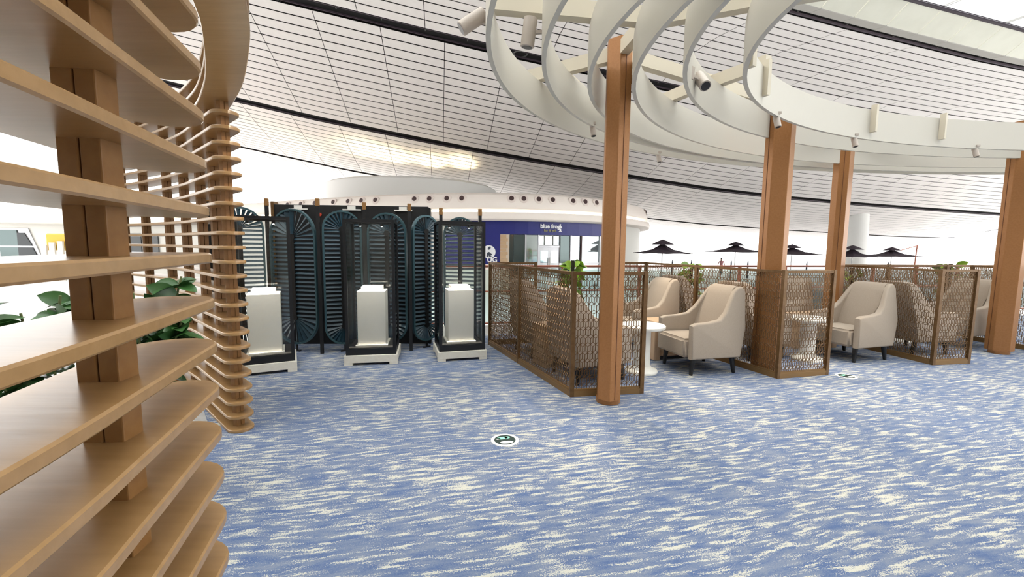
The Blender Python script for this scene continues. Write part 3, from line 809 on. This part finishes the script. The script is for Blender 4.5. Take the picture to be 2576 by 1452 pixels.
band([(.30,3.24),(.46,3.30),(.5,3.42),(.42,3.75),(.22,4.02),(-.15,4.14),(-1.2,4.2),(-4,4.1),(-12,4.1)], 'pav_white', 'fascia')
def pv_at_px(px):                              # nearest wall sample for a bearing
    best = None
    for i in range(0, len(PV)-22):
        q = PV[i]; 
        for f in (0,.25,.5,.75):
            p = PV[i].lerp(PV[i+1], f); x = 1288+p.x/p.y*FPX
            if best is None or abs(x-px) < best[0]: best = (abs(x-px), p, i)
    return best[1], *pv_norm(best[2])
noz = [713,745,777,812,857,892,927,962,1055,1092,1129,1167,1283,1313,1346,1377,1428,1455,1481,1507,1606,1614,1621,1627]
for px in noz:
    p, n_, d_ = pv_at_px(px); T = TZ(p.x+n_.x*.36, p.y+n_.y*.36, 3.80, math.atan2(n_.y,n_.x)) @ Matrix.Rotation(R(74),4,'Y')
    q = MB().lathe([(.23,-.02),(.23,.05),(.19,.07)],18,T).build('air_nozzle', 'nozzle_ring', pav, world=True)
    MB().lathe([(.12,.04),(.12,.095),(.10,.10)],14,T).build('nozzle_hole', 'nozzle_hole', q, world=True)
def wall_box(px0, px1, z0, z1, m, name, off=.05, th=.06, parent=None, steps=1):
    # box hugging the wall between two bearings
    pts = []
    for k in range(steps+1):
        p, n_, d_ = pv_at_px(px0+(px1-px0)*k/steps); pts.append((p+n_*off, n_))
    poly = [(a.x+b.x*th, a.y+b.y*th) for a,b in pts]+[(a.x,a.y) for a,b in reversed(pts)]
    return MB().prism(poly, z0, z1).build(name, m, parent or pav, world=True)
shop = thing('shop_front', (0,22.2,-1), 'blue restaurant shop front with white lettering and glass doors', 'shop')
wall_box(1140,1512,2.06,2.72,'blue_sign','sign_band',.04,.10,shop,12)
wall_box(1120,1256,.55,2.06,'blue_sign','sign_wall',.04,.10,shop,4)
wall_box(1120,1256,-1,.55,'pav_white','wall_base',.04,.08,shop,4)
# brick pillar with single bricks
pil = wall_box(1257,1278,-1,2.06,'mortar','brick_pillar',.03,.10,shop,2)
for r_ in range(10):
    for c in range(2):
        sh = (r_ % 2)*5
        a = max(1257.2, 1257.2+c*11-sh); b = min(1277.8, 1257.2+c*11+10.4-sh)
        if b-a > 2: wall_box(a, b, .35+.17*r_, .35+.17*r_+.15, 'brick', 'brick', .125, .025, pil)
panes = [(1279,1289,1),(1291,1319,1),(1322,1351,0),(1354,1401,2),(1405,1431,1),(1433,1455,0),(1459,1503,0)]
for a, b, k in panes:
    if k == 2: continue
    q = wall_box(a, b, .62, 2.04, 'shop_glass_dark' if k else 'shop_glass', 'pane', .045, .03, shop, 2)
    wall_box(a, b, -1, .50, 'shop_glass_dark' if k else 'shop_glass', 'pane', .045, .03, shop, 2)
for px in (1290,1320.5,1352.5,1403,1432,1504): wall_box(px-1.0, px+1.0, -1, 2.06, 'shop_frame', 'mullion', .04, .09, shop)
wall_box(1455.5,1458.5,-1,2.06,'nozzle_hole','mullion',.04,.10,shop)
wall_box(1279,1503,.50,.62,'shop_frame','transom',.04,.07,shop,8)
dr = wall_box(1354,1402,1.42,1.52,'shop_frame','door_frame',.04,.09,shop,2)
for a, b in ((1354,1377),(1379,1402)):
    dl = wall_box(a, b, -1, 1.42, 'shop_frame', 'door_leaf', .04, .05, shop, 2)
    wall_box(a+3, b-3, -.7, 1.25, 'shop_glass', 'pane', .085, .02, dl, 2)
    wall_box(b-2.2 if a < 1360 else a+1.2, b-1.2 if a < 1360 else a+2.2, -.2, .9, 'steel', 'handle', .10, .05, dl)
for a, b in ((1354,1365),(1367,1387),(1389,1402)): wall_box(a, b, 1.55, 2.02, 'shop_glass', 'pane', .045, .03, shop, 2)
def lettering(txt, px, z, size, m, name, bold=False, off=.16, depth=.02, parent=None):
    me = textmesh(txt, size, depth, bold); p, n_, d_ = pv_at_px(px)
    T = Matrix(((d_.x,0,n_.x,p.x+n_.x*off),(d_.y,0,n_.y,p.y+n_.y*off),(0,1,0,z),(0,0,0,1)))
    me.transform(parent_mat(parent or shop).inverted() @ T); me.materials.clear(); me.materials.append(MAT[m])
    return link(name, me, parent or shop)
lettering('blue frog', 1378, 2.40, .30, 'letter_white', 'lettering', True)
lettering('bar & grill', 1379, 2.23, .17, 'letter_gold', 'lettering')
def disc(px, z, rx, rz_, m, name, off, parent=None, rot=0., n=24, dx=0.):
    p, n_, d_ = pv_at_px(px); vs_ = []
    for sgn in (0, .02):
        for k in range(n):
            a = 2*math.pi*k/n; u, w = rx*math.cos(a), rz_*math.sin(a)
            u, w = u*math.cos(rot)-w*math.sin(rot), u*math.sin(rot)+w*math.cos(rot)
            vs_.append((p.x+d_.x*(u+dx)+n_.x*(off+sgn), p.y+d_.y*(u+dx)+n_.y*(off+sgn), z+w))
    return MB().add(vs_, [tuple(range(n)), tuple(range(2*n-1,n-1,-1))]+[(k,(k+1)%n,n+(k+1)%n,n+k) for k in range(n)]).build(name, m, parent or shop, world=True)
def polyw(px, z, pts, m, name, off, parent=None):
    p, n_, d_ = pv_at_px(px); vs_ = []; n = len(pts)
    for sgn in (0, .02):
        for u, w in pts: vs_.append((p.x+d_.x*u+n_.x*(off+sgn), p.y+d_.y*u+n_.y*(off+sgn), z+w))
    return MB().add(vs_, [tuple(range(n)), tuple(range(2*n-1,n-1,-1))]+[(k,(k+1)%n,n+(k+1)%n,n+k) for k in range(n)]).build(name, m, parent or shop, world=True)
# emblem beside the name: two stacked seated shapes
polyw(1404,2.44,[(-.09,0),(-.02,.04),(-.04,.12),(-.04,.19),(.04,.19),(.03,.10),(.10,.02),(.10,-.01)],'letter_white','emblem_mark',.16)
polyw(1404,2.22,[(-.10,0),(-.03,.07),(-.05,.17),(.05,.17),(.05,.07),(.10,.01),(.0,.03)],'letter_white','emblem_mark',.16)
# round emblem with a dark seated figure and big white letters
em = disc(1232,1.17,.335,.335,'letter_white','round_emblem',.15)
disc(1232,1.36,.06,.095,'dark_cloth','emblem_figure',.175,em,-.7,dx=.02)
polyw(1232,.93,[(-.12,-.02),(-.11,.16),(-.03,.24),(.03,.23),(.16,.12),(.15,.08),(.05,.10),(.15,.02),(.03,-.01),(0,.08),(-.03,-.03)],'dark_cloth','emblem_figure',.175,em)
lettering('UG', 1237, .66, .36, 'letter_white', 'lettering', True, .19)
lettering('I', 1215, .66, .36, 'letter_white', 'lettering', True, .19)
lettering('I', 1161, .66, .36, 'letter_white', 'lettering', True, .17)
# left end of the pavilion: slanted dark window
lw = thing('slanted_window', (-33.5,30,-1), 'dark slanted window in the pavilion wall at the far left', 'window')
pL, nL, dL = pv_at_px(60)
def lw_poly(pts, m, name, off):
    vs_ = []; n = len(pts)
    for sgn in (0,.06):
        for px, py in pts:
            p, n_, d_ = pv_at_px(px); z = 1.5+(609-py)/FPX*p.y; vs_.append((p.x+n_.x*(off+sgn), p.y+n_.y*(off+sgn), z))
    return MB().add(vs_, [tuple(range(n)), tuple(range(2*n-1,n-1,-1))]+[(k,(k+1)%n,n+(k+1)%n,n+k) for k in range(n)]).build(name, m, lw, world=True)
lw_poly([(-30,579),(76,579),(112,668),(-30,668)], 'shop_frame', 'frame', .03)
lw_poly([(4,583),(52,583),(52,622),(4,622)], 'shop_glass_dark', 'pane', .10); lw_poly([(54,590),(75,590),(90,622),(54,622)], 'shop_dark', 'pane', .10)
lw_poly([(4,626),(54,626),(54,662),(4,662)], 'shop_glass_dark', 'pane', .10); lw_poly([(57,626),(92,626),(106,662),(57,662)], 'shop_dark', 'pane', .10)
# dark glazing behind the far slats
dw = thing('louvred_window', (-24,31,-1), 'dark gridded window in the pavilion wall seen through the far slats', 'window')
for px0, px1 in ((318,340),(342,364),(366,388),(390,405)):
    wall_box(px0, px1, -.4, 2.1, 'shop_dark', 'pane', .04, .05, dw)
wall_box(316,407,.65,.75,'shop_frame','frame',.04,.10,dw,3)
fn = thing('picket_planter', (-30,27,-1), 'white picket stand with a yellow top in front of the pavilion, far left', 'stand')
for k in range(6):
    x = -29.1+.52*k; zt = 1.0+.5*math.sin(.5+k*.42)
    MB().box(x,x+.34,26.8,26.9,-1,zt,None).build('picket', 'white_paint', fn, world=True)
MB().bbox(-28.9,-26.6,26.95,27.1,.9,1.95,.08).build('yellow_top', 'yellow', fn, world=True)
# grey drum roof behind the fascia
dm = thing('roof_drum', (-7.5,33,3.5), 'low grey round drum on the pavilion roof', 'roof drum')
MB().lathe([(6.2,0),(6.2,2.05),(5.9,2.2),(0.5,2.25)],48).build('drum', 'column_white', dm, smooth=40)
# warm uplights on the pavilion roof washing the ceiling
for k, (x,y,zu) in enumerate(((-17.2,34.2,4.1),(-11.5,33,5.72),(-9.2,33.6,5.74),(-6.4,33.8,5.74),(-3.9,33.4,5.72))):
    t = thing('uplight', (x,y,zu), 'warm uplight on the pavilion roof, %s of the five' % ['leftmost','second from left','middle one','second from right','rightmost'][k], 'uplight', 'roof uplights')
    MB().lathe([(.16,0),(.2,.15),(.18,.16),(.1,.1)],16).build('housing', 'steel', t)
    ld = bpy.data.lights.new('uplight_lamp', 'SPOT'); ld.energy = 130; ld.color = (1,.82,.5); ld.spot_size = R(95); ld.spot_blend = .9; ld.shadow_soft_size = .15
    lo_ = bpy.data.objects.new('uplight_lamp', ld); COL.objects.link(lo_); lo_.parent = t; lo_.location = (0,0,.2); lo_.rotation_euler = (math.pi,0,0)

# ================================================================== FAR COLUMN, PARASOLS, FACADE
col = thing('round_column', (31.5,40,-1), 'white round structural column beyond the parasols', 'column')
MB().lathe([(.98,0),(.80,6.0),(.92,8.2)],32).build('shaft', 'column_white', col, smooth=40)
def parasol(x, y, zt, w, label, tilt=0.):
    t = thing('parasol', (x,y,-1.0), label, 'parasol', 'dark parasols on the terrace')
    n = 8; vs_ = [(0,0,zt-.22)]; fs = []
    rings = ((.35,.40),(.7,.55),(1.0,.62)); 
    for fr_, dz in rings:
        for k in range(n*2):
            a = 2*math.pi*k/(n*2)+.2; rr = w/2*fr_*(1 if k % 2 == 0 else .95); vs_.append((rr*math.cos(a), rr*math.sin(a), zt-.2-dz*.62/.62*.9-(0.03 if k%2 else 0)))
    N2 = n*2
    for k in range(N2): fs.append((0,1+k,1+(k+1)%N2))
    for r_ in range(2):
        for k in range(N2): fs.append((1+r_*N2+k, 1+(r_+1)*N2+k, 1+(r_+1)*N2+(k+1)%N2, 1+r_*N2+(k+1)%N2))
    c = MB().add(vs_, fs).build('canopy', 'parasol', t)
    MB().lathe([(.62,zt-.30),(.3,zt-.12),(.04,zt-.02)],16).build('vent_cap', 'parasol', t)
    MB().tube([(0,0,.12),(0,0,zt)], .03, 8).build('pole', 'steel', t)
    MB().bbox(-.35,.35,-.35,.35,0,.12,.02).build('base', 'pot_dark', t)
    mb = MB()
    for k in range(n):
        a = 2*math.pi*k/n+.2; mb.bar((0,0,zt-.75), (w*.36*math.cos(a), w*.36*math.sin(a), zt-.72), .02)
    mb.build('ribs', 'steel', t)
    return t
for x, zt, w, Y, lb in ((11.03,3.08,3.6,24,'dark parasol leftmost of the row, beside the pavilion end'),(16.4,2.97,3.65,32,'dark parasol left of the middle pole'),
        (20.55,2.83,3.6,32,'dark parasol between the middle pole and the thin far pole'),(25.0,2.80,2.6,29,'dark parasol in front of the white column'),(27.9,2.70,3.3,35,'dark parasol rightmost of the row, next to a slim mast')):
    f_ = Y/32; parasol(x*f_, Y, 2.5+(zt-2.5)*f_, w*f_*1.22, lb)
ms = thing('mast', (29.9,32.3,-1), 'slim red-brown cantilever mast right of the parasols', 'mast')
MB().tube([(0,0,0),(.1,0,2.85)], .04, 8).build('pole', 'red_rail', ms); MB().bar((.1,0,2.8),(-1.1,0,2.45), .05).build('arm', 'red_rail', ms)
fac = tag(MB().box(20,110,95.9,96.1,-1,-.4).build('window_facade', 'ground_white'), 'distant glazed facade with slim pale columns', kind='structure')
for k in range(9):
    x = 86+k*2.9*1.0
    MB().bar((84+k*3.3,95,-1),(84+k*3.3,95,2.9), .22).build('mullion', 'pav_white', fac)
mb = MB()
# people-sized bollards on the terrace rim
rnd = random.Random(4)
for px, lb in ((1690,'between the two leftmost parasols'),(1738,'left of the walking person'),(1838,'under the second parasol'),(1880,'left of the middle pole'),(2028,'right of the middle pole'),(2232,'under the rightmost parasol')):
    Y = 36; x = (px-1288)/FPX*Y; t = thing('bollard', (x,Y,-1), 'dark thin bollard on the bright terrace ' + lb, 'bollard', 'terrace bollards')
    MB().lathe([(.10,0),(.07,.05),(.06,1.15+.25*rnd.random()),(.03,1.45)],10).build('post', 'dark_cloth', t)

# ---- one small person far away, walking
def person(x, y, z):
    t = thing('person', (x,y,z), 'person in a pink top and dark trousers walking on the far terrace', 'person')
    J = {'pel':(0,0,.92),'chest':(0,.0,1.28),'neck':(0,.01,1.44),'head':(0,.02,1.56),'top':(0,.02,1.68),
         'hl':(-.09,0,.88),'kl':(-.10,-.16,.50),'al':(-.10,-.10,.09),'tl':(-.10,-.25,.03),'hr':(.09,0,.88),'kr':(.10,.06,.50),'ar':(.10,.30,.12),'tr':(.10,.18,.03),
         'sl':(-.17,0,1.38),'el':(-.23,.10,1.12),'wl':(-.24,.04,.88),'gl':(-.24,.0,.79),'sr':(.17,0,1.38),'er':(.23,-.06,1.12),'wr':(.24,-.18,.90),'gr':(.24,-.24,.83)}
    Ed = [('pel','chest'),('chest','neck'),('neck','head'),('head','top'),('pel','hl'),('hl','kl'),('kl','al'),('al','tl'),('pel','hr'),('hr','kr'),('kr','ar'),('ar','tr'),
          ('chest','sl'),('sl','el'),('el','wl'),('wl','gl'),('chest','sr'),('sr','er'),('er','wr'),('wr','gr')]
    Rd = {'pel':.13,'chest':.14,'neck':.055,'head':.095,'top':.06,'hl':.09,'hr':.09,'kl':.06,'kr':.06,'al':.045,'ar':.045,'tl':.035,'tr':.035,'sl':.06,'sr':.06,'el':.042,'er':.042,'wl':.03,'wr':.03,'gl':.03,'gr':.03}
    ks = list(J); me = bpy.data.meshes.new('body'); me.from_pydata([J[k] for k in ks], [(ks.index(a),ks.index(b)) for a,b in Ed], [])
    ob = bpy.data.objects.new('body', me); COL.objects.link(ob)
    sk = ob.modifiers.new('skin','SKIN'); sd = me.skin_vertices[0].data if me.skin_vertices else None
    if sd is None:
        bm = bmesh.new(); bm.from_mesh(me); bm.verts.layers.skin.verify(); bm.to_mesh(me); bm.free(); sd = me.skin_vertices[0].data
    for i, k in enumerate(ks): sd[i].radius = (Rd[k],Rd[k]*.85); sd[i].use_root = (k == 'pel')
    ss_ = ob.modifiers.new('sub','SUBSURF'); ss_.levels = 1; ss_.render_levels = 1
    dg = bpy.context.evaluated_depsgraph_get(); m2 = bpy.data.meshes.new_from_object(ob.evaluated_get(dg)); bpy.data.objects.remove(ob)
    m2.materials.clear()
    for mm in ('skin','pink_cloth','dark_cloth','hair'): m2.materials.append(MAT[mm])
    for p in m2.polygons:
        c = p.center; p.use_smooth = True
        p.material_index = 2 if c.z < .92 else (1 if c.z < 1.42 and abs(c.x) < .21 else (3 if c.z > 1.58 or (c.z > 1.5 and c.y > .04) else 0))
    link('body', m2, t)
person(17.35,36,-1)
